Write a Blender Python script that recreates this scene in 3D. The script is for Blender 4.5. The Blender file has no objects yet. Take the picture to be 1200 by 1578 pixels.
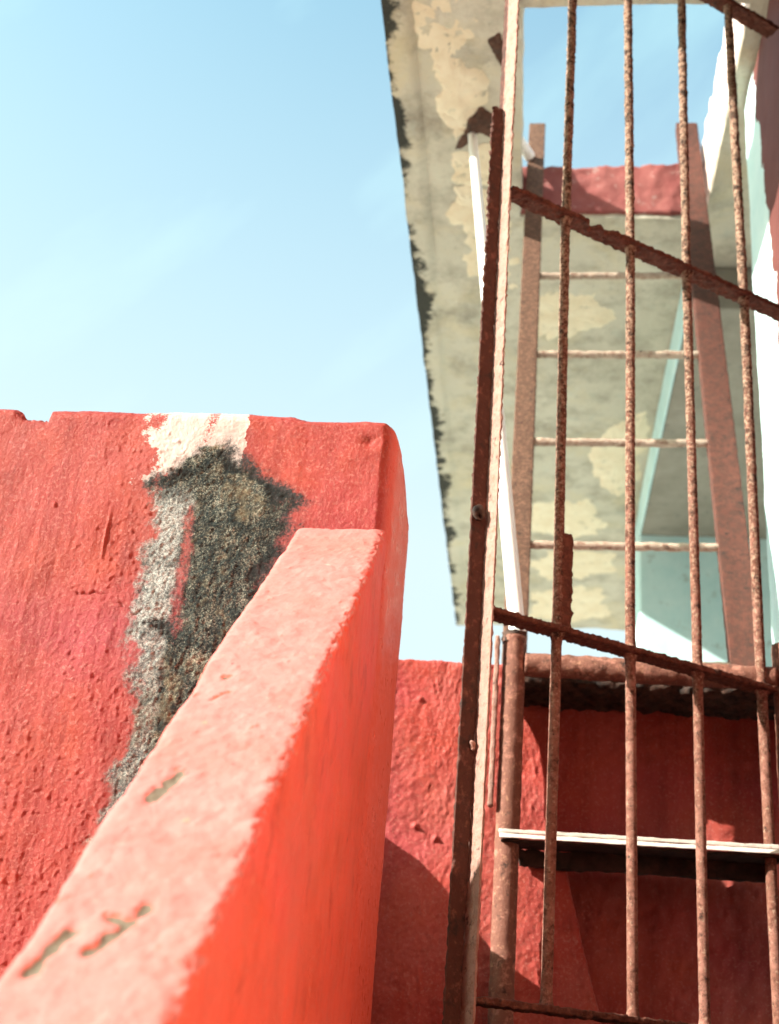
import bpy, math
import numpy as np
from mathutils import Matrix, Vector

# ------------------------------------------------------------------ camera, sky, sun, exposure
scene = bpy.context.scene
col = scene.collection
cam_d = bpy.data.cameras.new("camera")
cam = bpy.data.objects.new("camera", cam_d)
col.objects.link(cam)
cam.matrix_world = Matrix(((0.99295719, -0.0319871, 0.11407382, 0.0),
                           (0.0895115, -0.42822057, -0.89923013, 0.0),
                           (0.07761252, 0.90310795, -0.42234148, 0.0),
                           (0, 0, 0, 1)))
cam_d.sensor_fit = 'VERTICAL'
cam_d.sensor_height = 36.0
cam_d.lens = 44.69
cam_d.clip_start = 0.02
cam_d.clip_end = 3000.0
cam_d.dof.use_dof = True
cam_d.dof.focus_distance = 1.79
cam_d.dof.aperture_fstop = 5.6
scene.camera = cam

SUN = Vector((1.0, 0.42, -0.58)).normalized()          # the way the light travels
elev = math.asin(-SUN.z)
azim = math.atan2(-SUN.x, -SUN.y)                       # clockwise from +Y
world = bpy.data.worlds.new("World")
scene.world = world
world.use_nodes = True
wn = world.node_tree
wn.nodes.clear()
w_out = wn.nodes.new("ShaderNodeOutputWorld")
w_bg = wn.nodes.new("ShaderNodeBackground")
w_sky = wn.nodes.new("ShaderNodeTexSky")
w_sky.sky_type = 'NISHITA'
w_sky.sun_disc = False
w_sky.sun_elevation = elev
w_sky.sun_rotation = azim
w_sky.altitude = 0
w_sky.air_density = 1.0
w_sky.dust_density = 4.0
w_sky.ozone_density = 1.0
w_bg.inputs["Strength"].default_value = 0.15
# thin veils of high cloud
w_tc = wn.nodes.new("ShaderNodeTexCoord")
w_map = wn.nodes.new("ShaderNodeMapping")
w_map.vector_type = 'TEXTURE'
w_map.inputs["Scale"].default_value = (1.0, 1.0, 0.28)
w_map.inputs["Rotation"].default_value = (0.0, -0.62, 0.0)
w_noise = wn.nodes.new("ShaderNodeTexNoise")
w_noise.inputs["Scale"].default_value = 2.4
w_noise.inputs["Detail"].default_value = 7.0
w_noise.inputs["Roughness"].default_value = 0.55
w_ramp = wn.nodes.new("ShaderNodeValToRGB")
w_ramp.color_ramp.elements[0].position = 0.50
w_ramp.color_ramp.elements[0].color = (0, 0, 0, 1)
w_ramp.color_ramp.elements[1].position = 0.85
w_ramp.color_ramp.elements[1].color = (0.30, 0.30, 0.30, 1)
w_mix = wn.nodes.new("ShaderNodeMixRGB")
w_mix.inputs[2].default_value = (3.6, 4.0, 4.2, 1)
wn.links.new(w_tc.outputs["Generated"], w_map.inputs["Vector"])
wn.links.new(w_map.outputs["Vector"], w_noise.inputs["Vector"])
wn.links.new(w_noise.outputs["Fac"], w_ramp.inputs["Fac"])
wn.links.new(w_ramp.outputs["Color"], w_mix.inputs["Fac"])
wn.links.new(w_sky.outputs["Color"], w_mix.inputs[1])
w_tint = wn.nodes.new("ShaderNodeMixRGB")
w_tint.blend_type = 'MULTIPLY'
w_tint.inputs["Fac"].default_value = 1.0
w_tint.inputs[2].default_value = (0.84, 1.18, 0.98, 1)
# haze that whitens the sky towards the horizon, the same all round
w_sep = wn.nodes.new("ShaderNodeSeparateXYZ")
wn.links.new(w_tc.outputs["Generated"], w_sep.inputs[0])
w_hr = wn.nodes.new("ShaderNodeValToRGB")
w_hr.color_ramp.elements[0].position = 0.40
w_hr.color_ramp.elements[0].color = (0.85, 0.85, 0.85, 1)
w_hr.color_ramp.elements[1].position = 0.80
w_hr.color_ramp.elements[1].color = (0, 0, 0, 1)
w_haze = wn.nodes.new("ShaderNodeMixRGB")
w_haze.inputs[2].default_value = (2.40, 2.00, 2.45, 1)
wn.links.new(w_sep.outputs["Z"], w_hr.inputs["Fac"])
wn.links.new(w_hr.outputs["Color"], w_haze.inputs["Fac"])
wn.links.new(w_mix.outputs["Color"], w_haze.inputs[1])
wn.links.new(w_haze.outputs["Color"], w_tint.inputs[1])
wn.links.new(w_tint.outputs["Color"], w_bg.inputs["Color"])
wn.links.new(w_bg.outputs["Background"], w_out.inputs["Surface"])

sun_d = bpy.data.lights.new("sun", 'SUN')
sun_d.energy = 5.0
sun_d.angle = math.radians(0.5)
sun_d.color = (1.0, 0.93, 0.82)
sun_o = bpy.data.objects.new("sun", sun_d)
col.objects.link(sun_o)
sun_o.rotation_euler = SUN.to_track_quat('-Z', 'Y').to_euler()
sun_o.location = (-4, -2, 5)

vs = scene.view_settings
vs.view_transform = 'Standard'
vs.look = 'None'
vs.exposure = 1.5
vs.gamma = 1.0
vs.use_curve_mapping = False
scene.cycles.max_bounces = 6
scene.cycles.diffuse_bounces = 4
scene.cycles.glossy_bounces = 2
scene.cycles.use_adaptive_sampling = True
scene.cycles.adaptive_threshold = 0.02

# ------------------------------------------------------------------ noise
_rng = np.random.RandomState(7)
_perm = _rng.permutation(256)
_perm = np.concatenate([_perm, _perm, _perm])
_grad = _rng.normal(size=(256, 3))
_grad /= np.linalg.norm(_grad, axis=1)[:, None]


def perlin(P):
    Pi = np.floor(P).astype(np.int64)
    f = P - Pi
    Pi &= 255
    u = f * f * f * (f * (f * 6 - 15) + 10)
    out = 0
    for dx in (0, 1):
        wx = u[:, 0] if dx else 1 - u[:, 0]
        a = _perm[Pi[:, 0] + dx]
        for dy in (0, 1):
            wy = u[:, 1] if dy else 1 - u[:, 1]
            b = _perm[a + Pi[:, 1] + dy]
            for dz in (0, 1):
                wz = u[:, 2] if dz else 1 - u[:, 2]
                g = _grad[_perm[b + Pi[:, 2] + dz] & 255]
                out = out + wx * wy * wz * (g[:, 0] * (f[:, 0] - dx) + g[:, 1] * (f[:, 1] - dy) + g[:, 2] * (f[:, 2] - dz))
    return out * 1.6


def fbm(P, freq, octs=4, gain=0.5, seed=0.0):
    P = np.asarray(P, float) * freq + seed * 17.31 + 100.0
    a, s = 1.0, 0.0
    for _ in range(octs):
        s = s + a * perlin(P)
        P = P * 2.03 + 3.7
        a *= gain
    return s


def sstep(a, b, x):
    t = np.clip((x - a) / (b - a), 0, 1)
    return t * t * (3 - 2 * t)


# ------------------------------------------------------------------ mesh helpers
def thing(name, label, cat, loc=(0, 0, 0), group=None):
    o = bpy.data.objects.new(name, None)
    col.objects.link(o)
    o.location = loc
    o.empty_display_size = 0.1
    o["label"] = label
    o["category"] = cat
    if group:
        o["group"] = group
    return o


def tag(o, label=None, cat=None, group=None, kind=None):
    for k, v in (("label", label), ("category", cat), ("group", group), ("kind", kind)):
        if v:
            o[k] = v
    return o


def mesh_obj(name, V, F, mat, parent=None, smooth=True, attrs=None):
    V = np.asarray(V, float)
    me = bpy.data.meshes.new(name)
    if parent is not None:
        V = V - np.array(parent_world(parent))
    if isinstance(F, np.ndarray) and F.ndim == 2:
        n, k = F.shape
        me.vertices.add(len(V))
        me.vertices.foreach_set("co", V.astype(np.float32).ravel())
        me.loops.add(n * k)
        me.loops.foreach_set("vertex_index", F.astype(np.int32).ravel())
        me.polygons.add(n)
        me.polygons.foreach_set("loop_start", np.arange(0, n * k, k, dtype=np.int32))
        me.update(calc_edges=True)
    else:
        me.from_pydata(V.tolist(), [], [list(map(int, f)) for f in F])
    me.validate()
    if smooth:
        me.polygons.foreach_set("use_smooth", np.ones(len(me.polygons), dtype=bool))
    for k, a in (attrs or {}).items():
        at = me.attributes.new(k, 'FLOAT', 'POINT')
        at.data.foreach_set("value", np.asarray(a, np.float32))
    me.materials.append(mat)
    me.update()
    o = bpy.data.objects.new(name, me)
    col.objects.link(o)
    if parent is not None:
        o.parent = parent
    return o


def parent_world(p):
    v = Vector((0, 0, 0))
    while p is not None:
        v += p.location
        p = p.parent
    return tuple(v)


def lattice_box(xs, ys, zs):
    xs, ys, zs = (np.asarray(a, float) for a in (xs, ys, zs))
    nx, ny, nz = len(xs), len(ys), len(zs)
    I = lambda i, j, k: (i * ny + j) * nz + k
    quads = []

    def face(a, b, fn, flip):
        A, B = np.meshgrid(np.arange(a - 1), np.arange(b - 1), indexing='ij')
        q = np.stack([fn(A, B), fn(A + 1, B), fn(A + 1, B + 1), fn(A, B + 1)], -1).reshape(-1, 4)
        quads.append(q[:, ::-1] if flip else q)
    face(nx, nz, lambda a, b: I(a, 0, b), False)
    face(nx, nz, lambda a, b: I(a, ny - 1, b), True)
    face(ny, nz, lambda a, b: I(0, a, b), True)
    face(ny, nz, lambda a, b: I(nx - 1, a, b), False)
    face(nx, ny, lambda a, b: I(a, b, 0), True)
    face(nx, ny, lambda a, b: I(a, b, nz - 1), False)
    Q = np.concatenate(quads)
    u, inv = np.unique(Q.ravel(), return_inverse=True)
    F = inv.reshape(-1, 4)
    i, r = np.divmod(u, ny * nz)
    j, k = np.divmod(r, nz)
    return np.stack([xs[i], ys[j], zs[k]], -1), F


def round_box(V, r):
    lo, hi = V.min(0), V.max(0)
    q = np.clip(V, lo + r, hi - r)
    d = V - q
    L = np.linalg.norm(d, axis=1)
    n = d / np.maximum(L, 1e-9)[:, None]
    return q + n * r, n


def lin(a, b, step):
    return np.linspace(a, b, max(2, int(round(abs(b - a) / step)) + 1))


def cat(*segs):
    out = [segs[0]]
    for s in segs[1:]:
        out.append(s[1:])
    return np.concatenate(out)


def box(x0, x1, y0, y1, z0, z1, r=0.003, step=0.02, amp=0.0, freq=20.0, seed=0.0):
    """rounded box with a little unevenness"""
    V, F = lattice_box(*[np.unique(np.round(np.concatenate([lin(a, b, step), [a, a + r * .5, a + r, b - r, b - r * .5, b]]), 6))
                         for a, b in ((x0, x1), (y0, y1), (z0, z1))])
    V, n = round_box(V, min(r, (x1 - x0) * .49, (y1 - y0) * .49, (z1 - z0) * .49))
    if amp:
        V = V + n * (fbm(V, freq, 4, .55, seed) * amp)[:, None]
    return V, F


def tube(pts, rad, sides=14, amp=0.0, freq=60.0, seed=0.0, caps=True, step=0.006):
    """round bar along straight segments; rad a number or function of 0..1"""
    pts = np.asarray(pts, float)
    seg = np.linalg.norm(np.diff(pts, axis=0), axis=1)
    s = np.concatenate([[0], np.cumsum(seg)])
    n = max(2, int(s[-1] / step))
    t = np.linspace(0, s[-1], n + 1)
    C = np.stack([np.interp(t, s, pts[:, i]) for i in range(3)], -1)
    T = np.gradient(C, axis=0)
    T /= np.linalg.norm(T, axis=1)[:, None]
    ref = np.array([0, 0, 1.0]) if abs(T[0][2]) < 0.8 else np.array([0, 1.0, 0])
    A = np.cross(T, ref)
    A /= np.linalg.norm(A, axis=1)[:, None]
    B = np.cross(T, A)
    th = np.linspace(0, 2 * np.pi, sides, endpoint=False)
    N = A[:, None] * np.cos(th)[None, :, None] + B[:, None] * np.sin(th)[None, :, None]
    r = np.array([rad(x) for x in t / s[-1]]) if callable(rad) else np.full(n + 1, rad)
    V = (C[:, None] + N * r[:, None, None]).reshape(-1, 3)
    if amp:
        V = V + N.reshape(-1, 3) * (fbm(V, freq, 4, .6, seed) * amp)[:, None]
    i, j = np.meshgrid(np.arange(n), np.arange(sides), indexing='ij')
    F = np.stack([i * sides + j, i * sides + (j + 1) % sides, (i + 1) * sides + (j + 1) % sides, (i + 1) * sides + j], -1).reshape(-1, 4)[:, ::-1]
    F = [list(f) for f in F]
    if caps:
        V = np.concatenate([V, [C[0], C[-1]]])
        m = (n + 1) * sides
        for k in range(sides):
            F.append([m, k, (k + 1) % sides])
            F.append([m + 1, n * sides + (k + 1) % sides, n * sides + k])
    return V, F


def patch(poly, z, thick, seed=0.0, jit=0.02, rings=9, nseg=150, rough=0.003):
    """an irregular scab hanging a little below a ceiling at height z"""
    poly = np.asarray(poly, float)
    c = poly.mean(0)
    q = np.concatenate([poly, poly[:1]])
    s = np.concatenate([[0], np.cumsum(np.linalg.norm(np.diff(q, axis=0), axis=1))])
    t = np.linspace(0, s[-1], nseg, endpoint=False)
    O = np.stack([np.interp(t, s, q[:, i]) for i in range(2)], -1)
    for _ in range(2):
        O = (np.roll(O, 1, 0) + 2 * O + np.roll(O, -1, 0)) / 4
    d = O - c
    d /= np.linalg.norm(d, axis=1)[:, None]
    P3 = np.concatenate([O, np.full((nseg, 1), seed)], 1)
    O = O + d * ((fbm(P3, 7, 2, .5, seed) + fbm(P3, 22, 3, .55, seed + 3) * .32) * jit)[:, None]
    O = (np.roll(O, 1, 0) + 2 * O + np.roll(O, -1, 0)) / 4
    V, F = [], []
    for k in range(rings):
        f = 1 - k / rings
        h = thick * min(1.0, k / 2.6)
        P = c + (O - c) * f
        P3 = np.concatenate([P, np.full((nseg, 1), z)], 1)
        V.append(np.concatenate([P, (z + 0.002 - h + (fbm(P3, 25, 4, .6, seed) * rough if k else 0) * np.ones(nseg))[:, None]], 1))
    V.append(np.array([[c[0], c[1], z - thick]]))
    V = np.concatenate(V)
    for k in range(rings - 1):
        for j in range(nseg):
            a, b = k * nseg + j, k * nseg + (j + 1) % nseg
            F.append([a, a + nseg, b + nseg, b])
    m = rings * nseg
    for j in range(nseg):
        F.append([(rings - 1) * nseg + j, m, (rings - 1) * nseg + (j + 1) % nseg])
    return V, F


# ------------------------------------------------------------------ materials
class NT:
    def __init__(self, name):
        self.m = bpy.data.materials.new(name)
        self.m.use_nodes = True
        self.t = self.m.node_tree
        self.b = self.t.nodes["Principled BSDF"]
        self.geo = self.t.nodes.new("ShaderNodeNewGeometry")
        self.pos = self.geo.outputs["Position"]

    def n(self, kind, **kw):
        x = self.t.nodes.new(kind)
        for k, v in kw.items():
            setattr(x, k, v)
        return x

    def link(self, a, b):
        self.t.links.new(a, b)

    def scaled(self, sc):
        m = self.n("ShaderNodeMapping")
        m.inputs["Scale"].default_value = sc
        self.link(self.pos, m.inputs["Vector"])
        return m.outputs["Vector"]

    def noise(self, scale, detail=5.0, rough=0.55, vec=None, dist=0.0, full=False):
        x = self.n("ShaderNodeTexNoise")
        x.inputs["Scale"].default_value = scale
        x.inputs["Detail"].default_value = detail if full else min(detail, 4.0)
        x.inputs["Roughness"].default_value = rough
        x.inputs["Distortion"].default_value = dist
        self.link(vec or self.pos, x.inputs["Vector"])
        return x.outputs["Fac"]

    def ramp(self, fac, *stops, interp='LINEAR'):
        x = self.n("ShaderNodeValToRGB")
        x.color_ramp.interpolation = interp
        els = x.color_ramp.elements
        while len(els) < len(stops):
            els.new(0.5)
        for e, (p, c) in zip(els, stops):
            e.position = p
            e.color = (c, c, c, 1) if not isinstance(c, tuple) else (*c, 1)
        self.link(fac, x.inputs["Fac"])
        return x.outputs["Color"]

    def mix(self, fac, a, b, mode='MIX'):
        x = self.n("ShaderNodeMixRGB", blend_type=mode)
        for i, v in enumerate((fac, a, b)):
            if isinstance(v, (int, float)):
                x.inputs[i].default_value = v if i == 0 else (v, v, v, 1)
            elif isinstance(v, tuple):
                x.inputs[i].default_value = (*v, 1)
            else:
                self.link(v, x.inputs[i])
        return x.outputs["Color"]

    def math(self, op, a, b=0.5):
        x = self.n("ShaderNodeMath", operation=op)
        for i, v in enumerate((a, b)):
            if isinstance(v, (int, float)):
                x.inputs[i].default_value = v
            else:
                self.link(v, x.inputs[i])
        return x.outputs[0]

    def attr(self, name):
        x = self.n("ShaderNodeAttribute", attribute_name=name)
        return x.outputs["Fac"]

    def bump(self, h, strength, dist, prev=None):
        x = self.n("ShaderNodeBump")
        x.inputs["Strength"].default_value = strength
        x.inputs["Distance"].default_value = dist
        self.link(h, x.inputs["Height"])
        if prev is not None:
            self.link(prev, x.inputs["Normal"])
        return x.outputs["Normal"]

    def done(self, color, rough=0.8, normal=None, metal=0.0, spec=0.3):
        self.b.inputs["Specular IOR Level"].default_value = spec
        self.b.inputs["Metallic"].default_value = metal
        if isinstance(color, tuple):
            self.b.inputs["Base Color"].default_value = (*color, 1)
        else:
            self.link(color, self.b.inputs["Base Color"])
        if isinstance(rough, (int, float)):
            self.b.inputs["Roughness"].default_value = rough
        else:
            self.link(rough, self.b.inputs["Roughness"])
        if normal is not None:
            self.link(normal, self.b.inputs["Normal"])
        return self.m


def red_plaster(name, a=(0.28, 0.036, 0.029), b=(0.31, 0.056, 0.047), stains=False, bump=1.0, top=None, streak=1.0):
    k = NT(name)
    base = k.mix(k.ramp(k.noise(3.2, 6, .6), (.35, 0.0), (.65, 1.0)), a, b)
    base = k.mix(k.ramp(k.noise(11, 6, .65), (.45, 0.0), (.75, .55)), base, (0.37, 0.064, 0.029))
    base = k.mix(k.ramp(k.noise(2.1, 3, .5, vec=k.scaled((1.0, 1.0, 1.9))), (.48, 0.0), (.66, .75)), base, (a[0] * 1.02, a[1] * 1.15, a[2] * 1.9))
    rain = k.noise(30, 4, .6, vec=k.scaled((1.0, 1.0, .07)))
    base = k.mix(k.ramp(rain, (.52, 0.0), (.72, .45 * streak)), base, (a[0] * .55, a[1] * .6, a[2] * .65))
    base = k.mix(k.ramp(rain, (.28, .4 * streak), (.44, 0.0)), base, (a[0] * 1.12, a[1] * 2.0, a[2] * 2.1))
    highlight_flecks = k.ramp(k.noise(170, 4, .7), (.53, 0.0), (.68, .6))  # flecks of wear that also put the grit's highlights into the colour
    base = k.mix(highlight_flecks, base, (0.46, 0.175, 0.145))
    dirt = k.ramp(k.noise(26, 8, .75, vec=k.scaled((1.0, 1.0, .45))), (.55, 0.0), (.78, .6))
    base = k.mix(dirt, base, (0.15, 0.021, 0.016))
    if top is not None:                                  # faces that look up are paler and pinker
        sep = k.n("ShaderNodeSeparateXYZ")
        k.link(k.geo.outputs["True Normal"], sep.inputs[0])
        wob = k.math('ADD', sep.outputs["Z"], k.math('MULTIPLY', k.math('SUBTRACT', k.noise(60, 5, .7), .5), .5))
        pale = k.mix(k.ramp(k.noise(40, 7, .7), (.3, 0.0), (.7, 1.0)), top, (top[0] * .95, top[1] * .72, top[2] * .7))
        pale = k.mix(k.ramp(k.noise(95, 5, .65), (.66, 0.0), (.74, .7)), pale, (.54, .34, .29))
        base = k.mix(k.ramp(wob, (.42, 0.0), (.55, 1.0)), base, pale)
    if stains:
        base = k.mix(k.attr("orange"), base, k.mix(k.noise(20, 4), (.60, .088, .056), (.62, .110, .072)))  # bounced orange light put into the right end face's colour
    h1 = k.noise(260, 6, .8)
    rough = .5
    if stains:
        wt = k.attr("white")
        speck = k.math('ADD', k.math('MULTIPLY', k.ramp(k.noise(330, 3, .7), (.36, 0.0), (.66, 1.0)), .6), k.math('MULTIPLY', k.noise(45, 4, .7), .5))
        wmask = k.ramp(k.math('ADD', k.math('MULTIPLY', speck, .55), k.math('MULTIPLY', wt, 1.0)), (.74, 0.0), (.90, .95))
        base = k.mix(wmask, base, k.mix(k.noise(90, 4), (.56, .49, .455), (.48, .40, .37)))
        mo = k.attr("mould")
        gr = k.noise(380, 6, .85, full=True)
        patchy = k.noise(30, 6, .65)
        crust = k.ramp(k.math('ADD', k.math('MULTIPLY', gr, .8), k.math('MULTIPLY', patchy, .35)),
                       (.46, (.008, .011, .012)), (.57, (.030, .036, .034)), (.64, (.17, .17, .135)), (.74, (.50, .47, .38)))
        greyw = k.ramp(gr, (.38, (.04, .05, .05)), (.48, (.26, .27, .26)), (.60, (.52, .52, .48)))
        crust = k.mix(k.ramp(k.noise(16, 5, .7), (.50, 0.0), (.66, .6)), crust, k.mix(gr, (.05, .04, .025), (.42, .33, .20)))
        crust = k.mix(k.attr("grey"), crust, greyw)
        crust = k.mix(k.ramp(k.noise(40, 8, .8, full=True), (.46, 0.0), (.66, .9)), crust, (.016, .024, .025))
        mm = k.ramp(k.math('ADD', mo, k.math('MULTIPLY', k.math('SUBTRACT', k.noise(130, 7, .8, full=True), .5), 1.7)), (.30, 0.0), (.72, 1.0))
        base = k.mix(k.math('MULTIPLY', k.attr("soot"), k.ramp(k.noise(70, 7, .75, full=True), (.30, .15), (.70, .95))), base, (.035, .024, .022))
        base = k.mix(mm, base, crust)
        blk = k.attr("black")
        bm = k.ramp(k.math('ADD', blk, k.math('ADD', k.math('MULTIPLY', k.math('SUBTRACT', k.noise(230, 6, .8), .5), 1.5), k.math('MULTIPLY', k.math('SUBTRACT', k.noise(42, 6, .7), .5), 1.6))), (.40, 0.0), (.80, .95))
        base = k.mix(bm, base, (.016, .018, .018))
        rough = k.mix(mm, k.ramp(k.noise(30, 4, .6), (.35, .26), (.7, .42)), .95)
    if top is not None:
        base = k.mix(k.ramp(k.noise(7, 6, .7, full=True), (.48, 0.0), (.70, .45)), base, (.44, .13, .10))
        nick = k.noise(55, 4, .6, vec=k.scaled((1.0, 1.0, .3)))
        base = k.mix(k.ramp(nick, (.70, 0.0), (.73, .8)), base, (.60, .30, .20))
        nick2 = k.noise(75, 4, .7, vec=k.scaled((1.3, 1.0, .22)))
        base = k.mix(k.ramp(nick2, (.68, 0.0), (.72, .7)), base, (.10, .022, .016))
        ba = k.attr("bare")
        base = k.mix(k.ramp(k.math('ADD', ba, k.math('MULTIPLY', k.math('SUBTRACT', k.noise(120, 5, .7), .5), .5)), (.45, 0.0), (.6, 1.0)),
                     base, k.mix(k.noise(140, 5, .7), (.075, .060, .042), (.24, .20, .15)))
    nrm = k.bump(h1, .5 * bump, .0022)
    return k.done(base, rough, nrm, spec=.09 if stains else .12)


def rust(name, paint=(0.50, 0.27, 0.205), brown=(0.16, 0.060, 0.038), dark=(0.022, 0.015, 0.012), amount=.5, sc=1.0, grain=1.0):
    k = NT(name)
    base = k.mix(k.ramp(k.noise(34 * sc, 7, .7), (.40, 0.0), (.62, 1.0)), paint, tuple(c * .8 for c in paint))
    f = k.noise(70 * sc, 8, .75)
    base = k.mix(k.ramp(f, (.60 - amount * .3, 0.0), (.70 - amount * .3, .9)), base, brown)
    base = k.mix(k.ramp(k.noise(120 * sc, 6, .7), (.58, 0.0), (.68, .8)), base, (paint[0] * 1.1, paint[1] * 1.25, paint[2] * 1.1))
    base = k.mix(k.ramp(k.noise(45 * sc, 8, .75), (.62 - amount * .08, 0.0), (.70, .95)), base, dark)
    nrm = k.bump(k.noise(150 * sc, 7, .8), .9 * grain, .003)
    return k.done(base, .8, nrm, spec=.3)


def bar_rust(name):
    """pinkish primer low down, flaking scale higher up where the rain runs"""
    k = NT(name)
    sep = k.n("ShaderNodeSeparateXYZ")
    k.link(k.pos, sep.inputs[0])
    up = k.ramp(k.math('MULTIPLY', sep.outputs["Z"], .4), (.22, 0.0), (.75, .13))
    f = k.math('ADD', k.noise(85, 8, .8, full=True), up)
    base = k.mix(k.ramp(k.noise(40, 6, .7), (.38, 0.0), (.62, 1.0)), (.32, .155, .118), (.21, .092, .066))
    base = k.mix(k.ramp(k.noise(11, 4, .6), (.45, 0.0), (.62, .8)), base, (.20, .085, .058))
    base = k.mix(k.ramp(f, (.50, 0.0), (.60, .9)), base, (.10, .040, .026))
    base = k.mix(k.ramp(k.math('ADD', k.noise(150, 6, .75), up), (.56, 0.0), (.66, .85)), base, (.40, .28, .20))
    base = k.mix(k.ramp(k.math('ADD', k.noise(60, 8, .8, full=True), k.math('MULTIPLY', up, .5)), (.56, 0.0), (.64, .95)), base, (.025, .016, .012))
    return k.done(base, .85, k.bump(f, 1.0, .004), spec=.2)


def concrete(name):
    k = NT(name)
    base = k.mix(k.ramp(k.noise(1.6, 7, .6), (.35, 0.0), (.65, 1.0)), (.47, .44, .36), (.56, .525, .44))
    base = k.mix(k.ramp(k.noise(5.5, 8, .72, full=True), (.46, 0.0), (.68, .85)), base, (.25, .225, .18))
    base = k.mix(k.ramp(k.noise(9, 6, .6), (.60, 0.0), (.70, .25)), base, (.38, .44, .42))
    base = k.mix(k.ramp(k.noise(2.6, 9, .75, dist=.6, full=True), (.50, 0.0), (.68, .7)), base, (.56, .48, .32))
    sep = k.n("ShaderNodeSeparateXYZ")
    k.link(k.pos, sep.inputs[0])
    # mould creeping in from the free edge (x = -0.49)
    val = k.math('ADD', k.noise(15, 7, .68, full=True), k.math('MULTIPLY', k.math('SUBTRACT', k.noise(2.3, 3, .5), .5), .9))
    thr = k.math('ADD', k.math('MULTIPLY', k.math('ADD', sep.outputs["X"], .487), 4.6), .37)
    e = k.math('SUBTRACT', val, thr)
    base = k.mix(k.ramp(k.math('ADD', e, .5), (.46, 0.0), (.57, .95)), base, (.018, .021, .020))
    base = k.mix(k.ramp(k.noise(60, 7, .75), (.60, 0.0), (.75, .6)), base, (.12, .115, .10))
    nrm = k.bump(k.noise(45, 8, .75), .6, .010)
    return k.done(base, .9, nrm, spec=.2)


def simple(name, a, b, scale=20, rough=.85, bump=.4, bs=80, spec=.25, c=None):
    k = NT(name)
    base = k.mix(k.ramp(k.noise(scale, 7, .65), (.35, 0.0), (.65, 1.0)), a, b)
    if c:
        base = k.mix(k.ramp(k.noise(scale * 2.3, 8, .75), (.58, 0.0), (.68, .85)), base, c)
    nrm = k.bump(k.noise(bs, 7, .7), bump, .004)
    return k.done(base, rough, nrm, spec=spec)


M_wall = red_plaster("red_paint_on_plaster", stains=True, bump=1.7)
M_parapet = red_plaster("red_paint_pale_top", a=(0.60, 0.088, 0.056), b=(0.62, 0.110, 0.072), bump=1.0, streak=.3, top=(0.52, 0.205, 0.190))
M_low = red_plaster("red_paint_low_wall", a=(0.34, 0.046, 0.036), b=(0.39, 0.096, 0.080), bump=1.0)
M_ochre = simple("ochre_plaster", (.66, .555, .40), (.74, .66, .51), 9, bump=.5, bs=45, c=(.36, .34, .27))
M_spall = simple("rusty_spall", (.045, .028, .022), (.12, .06, .042), 30, bump=.9)
M_conc = concrete("soffit_concrete")
M_beam = simple("grey_beam_plaster", (.22, .205, .17), (.29, .27, .23), 6, bump=.5, bs=45, c=(.16, .155, .14))
M_aqua = simple("aqua_paint", (.42, .64, .66), (.54, .72, .73), 5, bump=.25, bs=60, rough=.7, c=(.33, .42, .41))
M_rail = rust("rust_rail", paint=(.17, .062, .040), brown=(.09, .032, .020), amount=.6)
M_bar = bar_rust("rust_bar")
M_stile = rust("rust_stile", paint=(.37, .215, .175), brown=(.27, .135, .095), amount=.25)
M_flange = rust("rust_flange", paint=(.15, .055, .040), brown=(.060, .020, .013), amount=.85, sc=.5)
M_pipe = rust("rust_pipe", paint=(.36, .165, .12), brown=(.17, .070, .048), amount=.75, sc=.7)
M_ladder = rust("rust_ladder", paint=(.19, .098, .062), brown=(.09, .044, .028), amount=.6, sc=1.4)
M_ladderp = rust("rust_ladder_red", paint=(.11, .036, .024), brown=(.065, .026, .018), amount=.5, sc=.8)
M_rung = rust("rung_paint", paint=(.44, .34, .27), brown=(.24, .14, .10), amount=.3, sc=.7)
M_crust = simple("black_crust", (.02, .016, .014), (.10, .055, .04), 40, bump=1.0)
M_strip = simple("chalky_angle", (.50, .45, .40), (.60, .55, .50), 60, bump=.3, c=(.26, .15, .11))
M_dark = simple("dark_iron", (.020, .015, .013), (.055, .03, .024), 40, bump=.6)
M_white = simple("white_plastic", (.78, .78, .76), (.82, .82, .80), 8, rough=.45, bump=.05, spec=.5)
M_step = simple("step_concrete", (.085, .058, .048), (.12, .082, .068), 6, bump=.5)
M_ground = simple("ground", (.46, .43, .37), (.54, .51, .45), 3, bump=.5)
M_blocker = simple("dark_blocker", (.10, .085, .075), (.14, .12, .105), 3, bump=.5)

# ------------------------------------------------------------------ the setting
V, F = lattice_box(lin(-400, 400, 20), lin(-400, 400, 20), [-1.7, -1.5])
tag(mesh_obj("ground", V, F, M_ground), kind="structure")

V, F = [], []
steps = bpy.data.objects.new("stairs", None)
col.objects.link(steps)
steps["kind"] = "structure"
for i in range(8):
    v, f = box(-.203, .597, 1.50 - .205 * (i + 1) - (0 if i < 7 else 0.9), 1.50 - .205 * i - .002, -1.52, -.04 - .18 * (i + 1), .008, .05, .0015, 14, i)
    mesh_obj("step", v, f, M_step, steps)
v, f = box(-.203, .597, 1.502, 2.545, -1.52, -.04, .008, .05, .0015, 14, 9)
tag(mesh_obj("landing", v, f, M_step), kind="structure")

v, f = box(-3.6, 6.0, -2.3, -2.0, -1.5, 4.4, .01, .25, .003, 6, 10)  # unseen wall added behind the viewer to cut sky fill
tag(mesh_obj("sky_blocker", v, f, M_blocker), "added unseen wall behind the viewer that cuts the sky light", "wall", kind="structure")

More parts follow.
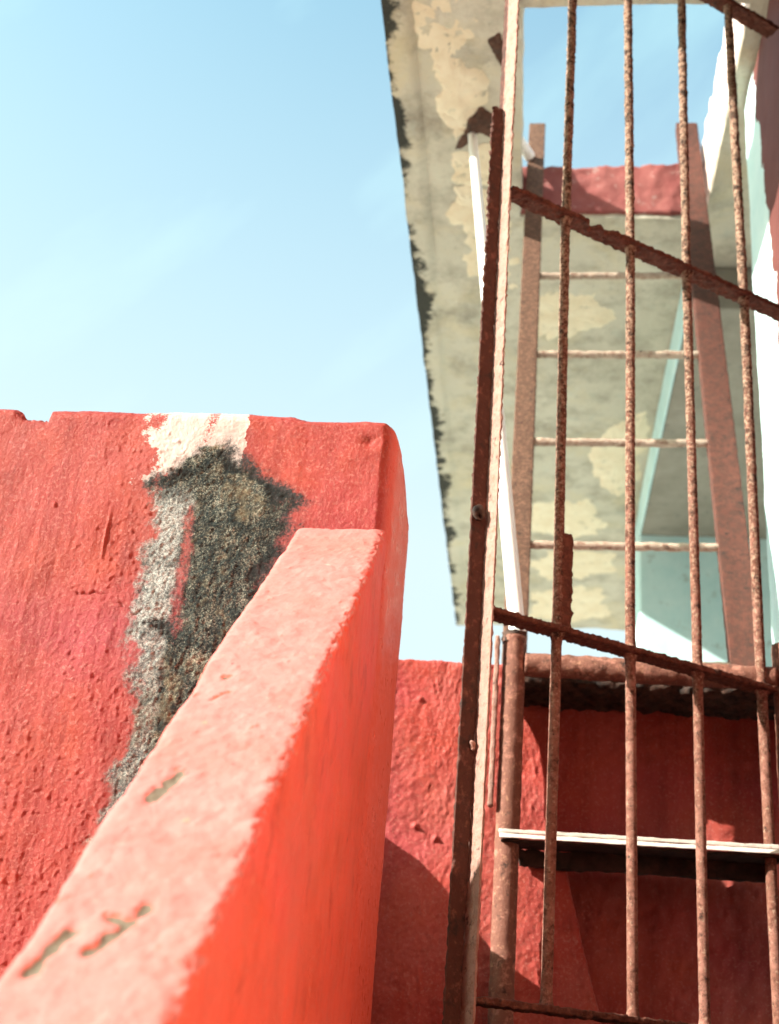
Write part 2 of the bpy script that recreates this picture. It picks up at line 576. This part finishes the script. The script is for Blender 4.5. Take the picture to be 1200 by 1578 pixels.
# ------------------------------------------------------------------ tall red wall on the left, with the mould stain
ZT = 0.908
xs = cat(lin(-2.2, -.86, .03), lin(-.86, -.204, .0018))
ys = lin(1.6, 1.70, .0018)
zs = cat(lin(-1.5, .06, .03), lin(.06, ZT, .0018))
V, F = lattice_box(xs, ys, zs)
V, nrm = round_box(V, .020)
endm = sstep(.35, .95, nrm[:, 0])
pier = sstep(-.36, -.33, V[:, 0])
V[:, 1] = 1.6 + (V[:, 1] - 1.6) * (1 + 2.35 * pier)
V[:, 2] -= pier * sstep(1.76, 1.95, V[:, 1]) * sstep(.5, .9, V[:, 2]) * .05
V[:, 0] += sstep(-.3, -.206, V[:, 0]) * sstep(1.60, 1.66, V[:, 1]) * sstep(.93, .80, V[:, 2]) * .0
x, y, z = V.T
front = sstep(.2, .9, -nrm[:, 1])
fine = fbm(V, 130, 3, .55, 1)
mid = fbm(V * [1, 1, .6], 42, 4, .55, 2)
big = fbm(V, 7, 3, .5, 3)
coarse_zone = sstep(-.25, .45, fbm(V, 5, 3, .5, 4) + (.62 - z) * .9)
grains = np.clip(fbm(V * [1, 1, .8], 140, 2, .45, 6) - .18, 0, 1)
drag = fbm(V * [1, 1, .16], 95, 3, .6, 10)
arc = fbm(np.stack([x * .35 + z * .9, y, z * .35 - x * .2], -1), 60, 3, .6, 18)
lowz = sstep(.78, .45, z + .25 * x)
smooth = sstep(.0, .5, fbm(V, 6, 2, .5, 19))
h = big * .0032 + (grains * .0026 * (.30 + .70 * coarse_zone) * (1 - .55 * smooth) + drag * .0007 * lowz + arc * .0007 * (1 - lowz))
h = h + fbm(V, 310, 2, .5, 26) * .00032 + mid * .0005 + np.maximum(fine, -.3) * .00030
# trowel drags and lumps
rs = np.random.RandomState(3)
for _ in range(60):
    cx, cz = rs.uniform(-.84, -.33), rs.uniform(.1, .80)
    w, l, a = rs.uniform(.0012, .0032), rs.uniform(.003, .03) * (1 if rs.rand() < .4 else .25), rs.uniform(.0004, .0011)
    tilt = rs.uniform(-.25, .25)
    dx, dz = (x - cx) + tilt * (z - cz), z - cz
    h = h + front * a * np.exp(-(dx / w) ** 2) * np.exp(-(dz / l) ** 4)
h = h + front * .0024 * np.exp(-((x + .604 - .02 * (z - .7)) / .0016) ** 2) * sstep(.662, .668, z) * sstep(.745, .715, z)
h = h + front * .0035 * np.exp(-((x + .688) / .003) ** 2 - ((z - .746) / .004) ** 2)
# broken notch in the top edge
notch = sstep(-.782, -.765, x + .006 * mid) * sstep(-.7235, -.7265, x) * sstep(.872, .892, z + .012 * big + .004 * mid)
V[:, 2] -= notch * (.016 + .008 * mid) * sstep(.88, .9, z) * (.35 + .65 * sstep(-.785, -.728, x))
h = h - notch * (.006 + .004 * fine)
# crumbled corner over the parapet and hairline crack
h = h * (1 - .5 * endm) - .004 * np.exp(-((x + .235) / .018) ** 2 - ((z - .862) / .012) ** 2) * (1 + mid)
crack = np.abs(z - (.607 - .25 * (x + .60) + .016 * fbm(V, 30, 3, .6, 27)))
h = h - front * .0022 * np.exp(-(crack / .0030) ** 2) * sstep(-.66, -.62, x) * sstep(-.50, -.53, x) * (.5 + sstep(-.1, .3, fine))
# mould and white paint masks
zz = np.array([.20, .30, .339, .444, .571, .63, .70, .76, .785, .80, .825, .85])
lx = np.array([-.555, -.538, -.531, -.524, -.532, -.536, -.541, -.547, -.553, -.536, -.510, -.490])
rx = np.array([-.30, -.30, -.30, -.30, -.345, -.372, -.362, -.353, -.368, -.398, -.428, -.452])
L = np.interp(z, zz, lx)
Rr = np.interp(z, zz, rx)
wob = fbm(V, 24, 5, .65, 5) * .016 + fbm(V, 9, 2, .5, 28) * .012
ins = np.minimum(x - L, Rr - x) + wob
soot = sstep(-.050, .012, ins) * sstep(.895, .84, z + wob) * front * (.35 + .65 * sstep(-.50, -.42, x))
mould = sstep(-.030, .026, ins) * sstep(.872, .838, z + wob) * front
cx = np.interp(z, [.40, .54, .66, .74, .77], [-.505, -.484, -.486, -.487, -.487])
hw = np.interp(z, [.47, .53, .56, .66, .73, .765], [-.012, .002, .008, .0095, .008, -.012])
streak = sstep(.008, -.008, np.abs(x - cx) - hw + wob * .4)
mould = mould * (1 - .62 * streak)
grey = sstep(-.482, -.500, x - .0 + wob * .5) * sstep(.79, .74, z) * (.45 + .5 * sstep(.45, .58, z))
black = sstep(.062, .0, ins) * sstep(-.49, -.44, x) * sstep(.40, .56, z) * .70 + sstep(.74, .82, z) * sstep(-.56, -.50, x) * .16 + sstep(.012, -.004, np.abs(z - .786 + wob) - .012) * sstep(-.575, -.56, x) * sstep(-.44, -.50, x) * .55
black = black + sstep(.030, .0, np.abs(x + .487) - hw - .002) * sstep(.76, .74, z) * sstep(.35, .45, z) * .42 * (1 - streak)
black = black + .8 * np.exp(-((x + .515) / .02) ** 2 - ((z - .572) / .009) ** 2) + .9 * np.exp(-((x + .462) / .014) ** 2 - ((z - .452) / .012) ** 2)
black = np.clip(black + .42 * streak * sstep(.78, .74, z), 0, .85) * sstep(-.034, .004, ins + .010) * front * sstep(.868, .842, z + wob)
white = sstep(-.592, -.530, x + wob * 1.6) * sstep(-.4225, -.4275, x + wob * .4 + fine * .002) * sstep(.772, .80, z + wob)
white = white * (1 - .40 * np.exp(-((x + .474 - .1 * (z - .9)) / .014) ** 2) * sstep(.82, .86, z)) * (1 - .15 * sstep(.86, .90, z))
# the crust is gritty and stands proud, the bare streaks are eaten away
grit = fbm(V, 210, 3, .6, 8)
h = h + mould * (.0004 + .0010 * grit + .0004 * fine)
V = V + nrm * h[:, None]
red_wall = mesh_obj("red_wall", V, F, M_wall, attrs=dict(white=white, mould=mould, grey=grey, black=black, soot=soot, orange=endm))
tag(red_wall, "tall red plastered wall with a black mould stain and white paint band", "wall")

# ------------------------------------------------------------------ sloping stair parapet and its pier
SL = .866
parapet = thing("stair_parapet", "sloping red stair parapet with pale sunlit top running up to the wall", "parapet", (-.265, .2, -1.5))
ys_ = cat(lin(-.9, .72, .03), lin(.72, 1.615, .0028))
V, F = lattice_box(lin(-.331, -.205, .0025), ys_, cat(lin(-.5, .55, .025), lin(.55, .722, .003)))
V, nrm = round_box(V, .010)
V0 = V.copy()
V[:, 2] = V[:, 2] + SL * (V[:, 1] - 1.6)
edge = np.exp(-((V0[:, 0] + .205) / .012) ** 2) * np.exp(-((V0[:, 2] - .722) / .014) ** 2)
h = fbm(V, 9, 3, .5, 11) * .0030 + fbm(V, 45, 4, .6, 12) * .0011 + fbm(V, 170, 2, .6, 13) * .0004
side = sstep(.6, .95, nrm[:, 0])
topm0 = sstep(.5, .9, nrm[:, 2])
h = h * (1 - .45 * side) + side * fbm(V * [1, 1, .16], 70, 3, .55, 14) * .0004
h = h + edge * (fbm(V, 40, 4, .7, 15) * .0045 - .001) + topm0 * (np.clip(fbm(V, 120, 3, .6, 17) - .2, 0, 1) * .0022 - np.exp(-(np.abs(fbm(V, 6, 3, .6, 24)) / .02) ** 2) * .0010)
bare = np.zeros(len(V))
topm = sstep(.5, .9, nrm[:, 2])
for (ax, ay, bx, by, w) in ((-.312, .840, -.303, .872, .0045), (-.281, .855, -.272, .872, .004), (-.270, .872, -.258, .897, .004), (-.280, .888, -.268, .884, .003),
                            (-.302, 1.012, -.292, 1.046, .0065), (-.303, 1.160, -.293, 1.172, .003), (-.301, 1.20, -.295, 1.204, .002)):
    a, b = np.array([ax, ay]), np.array([bx, by])
    t = np.clip(((V[:, :2] - a) @ (b - a)) / ((b - a) @ (b - a)), 0, 1)
    d = np.linalg.norm(V[:, :2] - (a + t[:, None] * (b - a)), axis=1) + fbm(V, 90, 3, .6, 16) * .004
    bare = np.maximum(bare, sstep(w * 1.35, w * .6, d) * topm)
h = h - bare * .0035
V = V + nrm * h[:, None]
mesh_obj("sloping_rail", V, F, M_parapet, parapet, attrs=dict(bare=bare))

# ------------------------------------------------------------------ low red wall behind the gate, with its recess
low = thing("low_wall", "low red plastered wall with a shaded recess behind the barred gate", "wall", (.2, 2.6, -1.5))


def jamb(z):
    return np.interp(z, [-1.6, .2, .314, .443, .601, .681, .723, .755, .80, .86], [.55, .145, .113, .081, .041, .028, .007, -.016, -.020, -.022])


V, F = lattice_box(cat(lin(-1.8, -.36, .05), lin(-.36, .17, .0035)), lin(2.55, 2.717, .012), cat(lin(-1.5, .14, .03), lin(.14, .858, .0035)))
V, nrm = round_box(V, .010)
f = sstep(-.2, .17, V[:, 0])
V[:, 0] = np.where(V[:, 0] > -.2, -.2 + (V[:, 0] + .2) / .37 * (jamb(V[:, 2]) + .2), V[:, 0])
fr = sstep(.3, .9, -nrm[:, 1])
h = fbm(V, 8, 3, .5, 31) * .003 + fbm(V * [1, 1, .7], 60, 3, .6, 32) * .0011 + fbm(V, 150, 2, .6, 33) * .0011
rs = np.random.RandomState(5)
for _ in range(70):
    cx, cz = rs.uniform(-.30, .10), rs.uniform(.16, .82)
    w, l, a = rs.uniform(.002, .004), rs.uniform(.004, .022), rs.uniform(.0008, .002)
    h = h + fr * a * np.exp(-((V[:, 0] - cx + .2 * (V[:, 2] - cz)) / w) ** 2) * np.exp(-((V[:, 2] - cz) / l) ** 4)
for cx, cz in ((-.218, .508), (-.176, .487), (-.225, .77)):
    h = h + fr * .010 * np.exp(-((V[:, 0] - cx) / .0045) ** 2 - ((V[:, 2] - cz) / .0045) ** 2)
V[:, 2] += sstep(.84, .86, V[:, 2]) * fbm(V, 14, 4, .6, 34) * .006
V = V + nrm * h[:, None]
mesh_obj("wall_face", V, F, M_low, low)
V, F = lattice_box(lin(-.25, .598, .005), [2.713, 2.87], cat(lin(-1.5, .14, .05), lin(.14, .838, .005)))
nrm = np.tile([0, -1.0, 0], (len(V), 1)) * (V[:, 1:2] < 2.8)
V = V + nrm * (fbm(V, 9, 3, .5, 35) * .003 + fbm(V, 45, 4, .6, 36) * .0022)[:, None]
mesh_obj("recess_back", V, F, M_low, low)
v, f = box(-1.8, .598, 2.721, 3.02, .8385, .864, .006, .03, .002, 18, 37)
mesh_obj("wall_top", v, f, M_low, low)
v, f = box(-.052, .598, 2.544, 2.720, .812, .842, .010, .008, .010, 40, 38)
mesh_obj("crumbling_ledge", v, f, M_crust, low)
v, f = box(-.52, -.40, 2.07, 2.545, -1.5, .56, .008, .02, .002, 14, 39)  # unseen stub added to cast the slanting shadow on the low wall
v[:, 2] -= sstep(2.47, 2.39, v[:, 1]) * sstep(.3, .5, v[:, 2]) * .080
mesh_obj("shadow_stub", v, f, M_low, low)

# ------------------------------------------------------------------ tubular frame in front of the low wall
frame = thing("pipe_frame", "rusty pink tubular frame with a pale crossbar fixed to the low red wall", "frame", (.2, 2.49, -.04))
V, F = tube([(-.034, 2.495, -.04), (-.034, 2.495, .895)], .0235, 20, .0012, 40, 41)
mesh_obj("post", V, F, M_pipe, frame)
V, F = tube([(-.034, 2.495, .880), (-.034, 2.495, .905)], .0245, 20, .008, 50, 42, step=.004)
mesh_obj("post_cap", V, F, M_crust, frame)
V, F = tube([(.507, 2.505, -.04), (.507, 2.505, .905)], .0235, 20, .0012, 40, 43)
mesh_obj("post", V, F, M_pipe, frame)
V, F = tube([(-.012, 2.492, .836), (.487, 2.500, .832)], .0245, 20, .0022, 40, 44)
mesh_obj("top_rail", V, F, M_pipe, frame)
V, F = box(-.074, -.064, 2.470, 2.490, .54, .890, .003, .006, .0018, 60, 45)
mesh_obj("side_strip", V, F, M_stile, frame)
# angle-iron crossbar: an upright lip and a shelf
V, F = box(-.050, .482, 2.462, 2.466, .4895, .4965, .001, .012, .0012, 40, 49)
mesh_obj("crossbar_lip", V, F, M_strip, frame)
V, F = box(-.048, .482, 2.452, 2.458, .4785, .4875, .001, .012, .0012, 40, 46)
V[:, 1] += (V[:, 2] - .4785) * .75
cb = mesh_obj("crossbar", V, F, M_strip, frame)
V, F = box(-.046, .480, 2.4585, 2.535, .4735, .4782, .001, .012, .0010, 40, 47)
V = V - np.array((0, 0, 0))
sh = mesh_obj("shelf", V, F, M_dark, frame)
V, F = box(.09, .478, 2.5355, 2.700, .4740, .4780, .001, .012, .0010, 40, 147)  # shelf carried further back, added to shade the lower recess
mesh_obj("shelf", V, F, M_dark, frame)
V, F = box(-.012, .47, 2.530, 2.544, .440, .4730, .002, .012, .004, 40, 48)  # dark strip standing in for the shadow under the crossbar
mesh_obj("shadow_strip", V, F, M_dark, frame)

# ------------------------------------------------------------------ barred gate, hinged on the right-hand post, swung towards the camera
G = np.array([.826, .5637, 0.0])
NN = np.array([-.5637, .826, 0.0])
D = 1.70646 * 1.05


def gate_pt(P):
    """gate coordinates (along, depth away from the camera, up) to the world"""
    P = np.asarray(P, float)
    return P[:, :1] * G + (D + P[:, 1:2]) * NN + P[:, 2:3] * np.array([0, 0, 1.0])


g0 = gate_pt([[1.80, 0, 0.06]])[0]
gate = thing("barred_gate", "rusty barred metal gate standing half open before the ladder", "gate", tuple(g0))
for i, u in enumerate((1.278, 1.446, 1.610, 1.774)):
    V, F = tube([(u, 0, .155), (u + .001, 0, 2.64)], .0098 if i < 3 else .0105, 14, .0, 75, 50 + i, step=.003)
    V = np.asarray(V)
    rad = V[:, :2] - [u, 0]
    lump = fbm(V, 150, 3, .65, 50 + i) * (.05 + .15 * sstep(.9, 2.0, V[:, 2])) + fbm(V * [1, 1, .5], 45, 2, .5, 55 + i) * (.03 + .09 * sstep(.9, 2.0, V[:, 2]))
    for zr in (.158, .803, 1.737, 2.64):                  # weld beads
        lump = lump + .45 * np.exp(-((V[:, 2] - zr) / .011) ** 2) * (1 + fbm(V, 110, 2, .5, 59))
    V[:, :2] += rad * lump[:, None]
    V[:, 0] += np.interp(V[:, 2], [.15, .9, 1.7, 2.64], [.004, 0, .003, -.004]) * (1 if i % 2 else -1)
    mesh_obj("bar", gate_pt(V), F, M_bar, gate)
for i, (zz_, u1) in enumerate(((.158, 1.80), (.803, 1.80), (1.737, 1.925), (2.640, 1.93))):
    V, F = box(1.126, u1, -.021, .022, zz_ - .004, zz_ + .007, .003, .004, .0032, 115, 60 + i)
    if i == 2:                                          # eaten right through beside the first bar
        hole = np.exp(-((V[:, 0] - 1.338) / .010) ** 2)
        V[:, 1] = V[:, 1] + hole * np.where(V[:, 1] < 0, .017, 0)
        hole = np.exp(-((V[:, 0] - 1.375) / .012) ** 2)
        V[:, 1] = V[:, 1] + hole * np.where(V[:, 1] < 0, .012, 0)
    mesh_obj("rail", gate_pt(V), F, M_rail, gate)
# free stile: an angle iron, one flange in the gate's plane, one standing out towards the camera
V, F = box(1.084, 1.1145, .0, .0045, -.02, 1.945, .001, .006, .0022, 90, 70)
k = sstep(1.1, 1.8, V[:, 2])
V[:, 0] += np.where(V[:, 0] < 1.10, 1, 0) * np.abs(fbm(V, 70, 3, .6, 71)) * .012 * k - .006 * sstep(.8, 2, V[:, 2])
V[:, 2] += sstep(1.93, 1.945, V[:, 2]) * fbm(V, 120, 3, .6, 72) * .012
fl = mesh_obj("front_flange", gate_pt(V), F, M_flange, gate)
V, F = box(1.1150, 1.1195, -.034, .006, -.02, 2.66, .001, .006, .0018, 110, 73)
V[:, 1] -= np.where(V[:, 1] < -.02, 1, 0) * fbm(V, 60, 4, .6, 74) * .004 * sstep(.6, 1.6, V[:, 2])
V[:, 0] -= .006 * sstep(.8, 2, V[:, 2])
mesh_obj("side_flange", gate_pt(V), F, M_stile, gate)
V, F = box(1.120, 1.127, .006, .030, -.02, 2.66, .001, .01, .002, 90, 75)
V[:, 0] -= .006 * sstep(.8, 2, V[:, 2])
mesh_obj("back_flange", gate_pt(V), F, M_flange, gate)
V, F = box(1.279, 1.304, -.010, .004, .808, 1.0, .002, .005, .0035, 70, 76)
mesh_obj("latch_plate", gate_pt(V), F, M_rail, gate)
# melted lug with a drilled eye on the stile
th = np.linspace(0, 2 * np.pi, 28, endpoint=False)
V, F = [], []
for rr, dd in ((.0125, .0), (.0125, -.007), (.0042, -.007), (.0042, .0)):
    V += [(1.096 + rr * math.cos(t) * 1.0, dd - .001, .985 + rr * math.sin(t) * 1.25 + (.003 if rr > .01 else -.004)) for t in th]
for a in range(4):
    for j in range(28):
        F.append([a * 28 + j, a * 28 + (j + 1) % 28, ((a + 1) % 4) * 28 + (j + 1) % 28, ((a + 1) % 4) * 28 + j])
V = np.array(V)
V += fbm(V, 90, 3, .6, 77)[:, None] * .0018
mesh_obj("latch_lug", gate_pt(V), F, M_crust, gate)
V, F = box(1.104, 1.113, -.007, -.001, .550, .566, .003, .002, .003, 120, 78)
mesh_obj("weld_blob", gate_pt(V), F, M_stile, gate)

# ------------------------------------------------------------------ ladder through the hatch
LD = np.array([0, .311, .950])
LD /= np.linalg.norm(LD)
LN = np.array([0, -LD[2], LD[1]])                       # towards the camera
L0 = np.array([.2, 3.001, 1.338])


def lad(P):
    P = np.asarray(P, float)
    return L0 + np.stack([P[:, 0], np.zeros(len(P)), np.zeros(len(P))], -1) + P[:, 1:2] * (-LN) + P[:, 2:3] * LD


lbase = lad([[0, 0, -.5]])[0]
ladder = thing("ladder", "rusty red ladder leaning on the low wall and passing through the roof hatch", "ladder", tuple(lbase))
V, F = box(-.268, -.210, -.004, .030, -.505, 2.075, .003, .012, .0016, 60, 80)
mesh_obj("stile", lad(V), F, M_ladder, ladder)
V, F = box(.262, .338, -.004, .030, -.505, 2.075, .003, .012, .0012, 30, 81)
mesh_obj("stile", lad(V), F, M_ladderp, ladder)
for i, t in enumerate((-.375, .0, .385, .765, 1.155)):
    V, F = tube([(-.213, .012, t), (.268, .012, t + .012)], .0115, 12, .0022, 45, 82 + i, step=.008)
    mesh_obj("rung", lad(V), F, M_rung, ladder)

# ------------------------------------------------------------------ concrete canopy with its hatch
ZS = 2.88
HX0, HX1, HY0, HY1 = -.088, .555, 2.695, 3.640
canopy = thing("concrete_canopy", "weathered concrete roof slab with peeling ochre patches and a square hatch", "canopy", (.5, 4.0, ZS))
gx = np.unique(np.round(np.concatenate([lin(-.490, -.40, .010), lin(-.40, HX0, .02), lin(HX0, HX1, .02), lin(HX1, 2.0, .06)]), 5))
gy = np.unique(np.round(np.concatenate([lin(-1.98, HY0, .05), lin(HY0, HY1, .02), lin(HY1, 7.80, .03)]), 5))  # unseen near end carried over the viewer to cut sky fill
nx, ny = len(gx), len(gy)
XX, YY = np.meshgrid(gx, gy, indexing='ij')


def sheet(zval):
    P = np.stack([XX, YY, np.full_like(XX, zval)], -1).reshape(-1, 3)
    return P


bot = sheet(ZS)
bot[:, 2] += fbm(bot, 2.2, 3, .5, 90) * .006 + fbm(bot, 16, 4, .6, 91) * .0028
# drip groove 9 cm in from the edge, open over the near half
bot[:, 2] += .014 * np.exp(-((bot[:, 0] + .392) / .009) ** 2) * sstep(4.1, 3.7, bot[:, 1])
bot[:, 2] -= .010 * sstep(-.40, -.43, bot[:, 0])
onedge = np.abs(bot[:, 0] + .490) < 1e-4
bot[:, 0] += onedge * fbm(bot, 5, 4, .5, 92) * .004
far = np.abs(bot[:, 1] - 7.80) < 1e-4
bot[:, 1] += far * fbm(bot, 6, 4, .6, 93) * .02
top = sheet(ZS + .15)
top[:, :2] = bot[:, :2]
V = np.concatenate([bot, top])
N0 = nx * ny
F = []
inside = lambda i, j: (gx[i] > HX0 - 1e-6 and gx[i + 1] < HX1 + 1e-6 and gy[j] > HY0 - 1e-6 and gy[j + 1] < HY1 + 1e-6)
keep = np.array([[not inside(i, j) for j in range(ny - 1)] for i in range(nx - 1)])
for i in range(nx - 1):
    for j in range(ny - 1):
        if not keep[i, j]:
            continue
        a, b, c, d = i * ny + j, (i + 1) * ny + j, (i + 1) * ny + j + 1, i * ny + j + 1
        F.append([a, d, c, b])
        F.append([N0 + a, N0 + b, N0 + c, N0 + d])
        for (di, dj, p, q) in ((-1, 0, d, a), (1, 0, b, c), (0, -1, a, b), (0, 1, c, d)):
            ii, jj = i + di, j + dj
            if ii < 0 or jj < 0 or ii >= nx - 1 or jj >= ny - 1 or not keep[ii, jj]:
                F.append([p, q, N0 + q, N0 + p])
slab = mesh_obj("slab", V, np.array(F), M_conc, canopy, smooth=True)
es = slab.modifiers.new("edges", 'EDGE_SPLIT')
es.split_angle = math.radians(40)
# hatch rims standing on the slab
V, F = box(HX0 - .06, HX1 + .06, HY1 - .012, HY1 + .10, ZS + .012, 3.095, .012, .012, .006, 16, 94)
V[:, 2] += sstep(3.0, 3.09, V[:, 2]) * (fbm(V, 13, 4, .6, 95) * .014 + .02 * sstep(.1, .3, V[:, 0]))
M_rose = simple("dusty_rose_paint", (.22, .060, .055), (.28, .095, .085), 9, bump=.7, bs=40, c=(.36, .22, .20))
mesh_obj("hatch_rim", V, F, M_rose, canopy)
tag(canopy.children[-1] if False else bpy.data.objects["hatch_rim"], "red painted far rim of the hatch")
M_pink = simple("sunlit_pale_pink", (.66, .50, .46), (.72, .62, .58), 6, bump=.5)  # pale pink puts this rim's sunlit glare into the colour
V, F = box(HX1 - .004, HX1 + .08, HY0 - .05, HY1 + .09, ZS + .010, 3.205, .010, .015, .005, 12, 96)
V[:, 2] += sstep(3.1, 3.2, V[:, 2]) * (fbm(V, 9, 4, .6, 97) * .03)
mesh_obj("hatch_rim", V, F, M_pink, canopy)
V, F = box(HX0 - .07, HX0 + .003, HY0 - .05, HY1 + .09, ZS + .011, 3.06, .012, .02, .005, 12, 98)
mesh_obj("hatch_rim", V, F, M_conc, canopy)
V, F = box(HX0 - .06, HX1 + .06, HY0 - .09, HY0 + .003, ZS + .0125, 3.05, .012, .02, .003, 12, 99)
mesh_obj("hatch_rim", V, F, M_conc, canopy)
for poly, th_, sd in (
        ([(-.375, 2.60), (-.19, 2.58), (-.17, 2.74), (-.22, 2.80), (-.26, 2.92), (-.36, 2.95), (-.38, 2.78)], .007, 1),
        ([(-.36, 2.90), (-.26, 2.84), (-.215, 2.95), (-.235, 3.15), (-.29, 3.20), (-.345, 3.10)], .014, 2),
        ([(-.34, 3.10), (-.25, 3.12), (-.24, 3.22), (-.30, 3.28), (-.34, 3.22)], .010, 3),
        ([(-.30, 3.33), (-.19, 3.30), (-.16, 3.46), (-.24, 3.50), (-.31, 3.44)], .008, 4),
        ([(-.325, 3.46), (-.24, 3.44), (-.16, 3.52), (-.16, 3.72), (-.25, 3.74), (-.325, 3.64)], .012, 5),
        ([(-.29, 3.72), (-.13, 3.66), (-.05, 3.90), (-.10, 4.12), (-.24, 4.12), (-.285, 3.92)], .008, 6),
        ([(-.10, 4.05), (.06, 4.06), (.20, 4.10), (.30, 4.18), (.28, 4.32), (.16, 4.36), (.02, 4.44), (-.08, 4.40)], .010, 7),
        ([(.24, 5.30), (.34, 5.10), (.48, 4.97), (.51, 5.25), (.50, 5.65), (.42, 5.88), (.32, 5.78), (.26, 5.55)], .012, 8),
        ([(-.05, 5.98), (.10, 5.86), (.28, 5.88), (.36, 6.10), (.35, 6.36), (.18, 6.42), (-.02, 6.34)], .010, 9),
        ([(-.04, 6.66), (.20, 6.52), (.44, 6.56), (.47, 6.86), (.26, 7.0), (.02, 7.02)], .010, 10),
        ([(-.03, 7.20), (.22, 7.06), (.46, 7.08), (.50, 7.60), (.20, 7.72), (-.02, 7.66)], .010, 11)):
    V, F = patch(poly, ZS, th_ * .8, sd, jit=.055)
    mesh_obj("plaster_patch", V, F, M_ochre, canopy)
for poly, th_, sd in (([(-.305, 3.30), (-.275, 3.20), (-.215, 3.08), (-.175, 3.12), (-.160, 3.22), (-.19, 3.20), (-.215, 3.16), (-.25, 3.24)], .022, 21),
                      ([(-.19, 2.80), (-.15, 2.78), (-.12, 2.86), (-.14, 2.94), (-.17, 2.88)], .016, 22)):
    V, F = patch(poly, ZS, th_, sd, jit=.02, rough=.006)
    mesh_obj("rusted_spall", V, F, M_spall, canopy)

# ------------------------------------------------------------------ pillar with its beam behind the ladder
pillar = thing("corner_pillar", "pale aqua pillar and roof beam seen behind the ladder", "pillar", (.9, 6.0, -1.5))
V, F = box(.524, 1.9, 5.92, 6.30, -1.5, 2.868, .008, .03, .002, 8, 110)
mesh_obj("shaft", V, F, M_aqua, pillar)
V, F = box(.530, 1.9, 3.92, 5.917, 2.694, 2.874, .006, .03, .003, 10, 111)
mesh_obj("beam", V, F, M_beam, pillar)
V, F = box(.520, .529, 3.93, 5.917, 2.690, 2.874, .003, .03, .001, 10, 113)
mesh_obj("beam_side", V, F, M_aqua, pillar)

# ------------------------------------------------------------------ side wall on the right, aqua paint with red over the near part
k = NT("aqua_and_red_paint")
sep = k.n("ShaderNodeSeparateXYZ")
k.link(k.pos, sep.inputs[0])
aq = k.mix(k.ramp(k.noise(5, 7, .65), (.35, 0.0), (.65, 1.0)), (.48, .68, .70), (.60, .76, .77))
rd = k.mix(k.ramp(k.noise(6, 7, .65), (.35, 0.0), (.65, 1.0)), (.11, .034, .029), (.14, .045, .039))
bound = k.math('ADD', k.math('MULTIPLY', sep.outputs["Z"], .13), k.math('MULTIPLY', k.math('SUBTRACT', k.noise(9, 7, .65), .5), .16))
e = k.math('SUBTRACT', k.math('ADD', bound, 2.56), sep.outputs["Y"])
e2 = k.math('SUBTRACT', k.math('ADD', k.math('MULTIPLY', k.noise(5, 4, .6), .1), 1.25), sep.outputs["Y"])
c = k.mix(k.ramp(k.math('ADD', k.math('MULTIPLY', e, 40), .5), (.45, 0.0), (.55, 1.0)), aq, rd)
c = k.mix(k.ramp(k.math('ADD', k.math('MULTIPLY', e2, 40), .5), (.45, 0.0), (.55, 1.0)), c, (.70, .40, .30))  # unseen near end made pale to bounce light onto the parapet
M_side = k.done(c, .7, k.bump(k.noise(50, 7, .7), .4, .006), spec=.25)
V, F = box(.600, .78, -1.995, 3.10, -1.5, 2.868, .010, .03, .003, 9, 120)
side_wall = mesh_obj("side_wall", V, F, M_side)
tag(side_wall, "aqua and dark red side wall at the right edge, partly in bright sun", "wall")

# ------------------------------------------------------------------ white pipe, and a white piece for the sunlit rim edge
V, F = tube([(-.030, 2.552, .868), (-.030, 2.560, .93), (-.243, 3.205, 2.868)], lambda t: .0175 - .003 * t, 18, .0003, 20, 130)
tag(mesh_obj("white_pipe", V, F, M_white), "long white plastic pipe slanting from the low wall up to the slab", "pipe")
V, F = tube([(-.120, 3.46, 3.105), (-.060, 3.56, 3.080)], .020, 18, .0003, 20, 131)  # white piece added in place of the hatch rim's sunlit edge
tag(mesh_obj("lit_rim_edge", V, F, M_white), "added white piece standing in for the sunlit left rim of the hatch", "pipe")
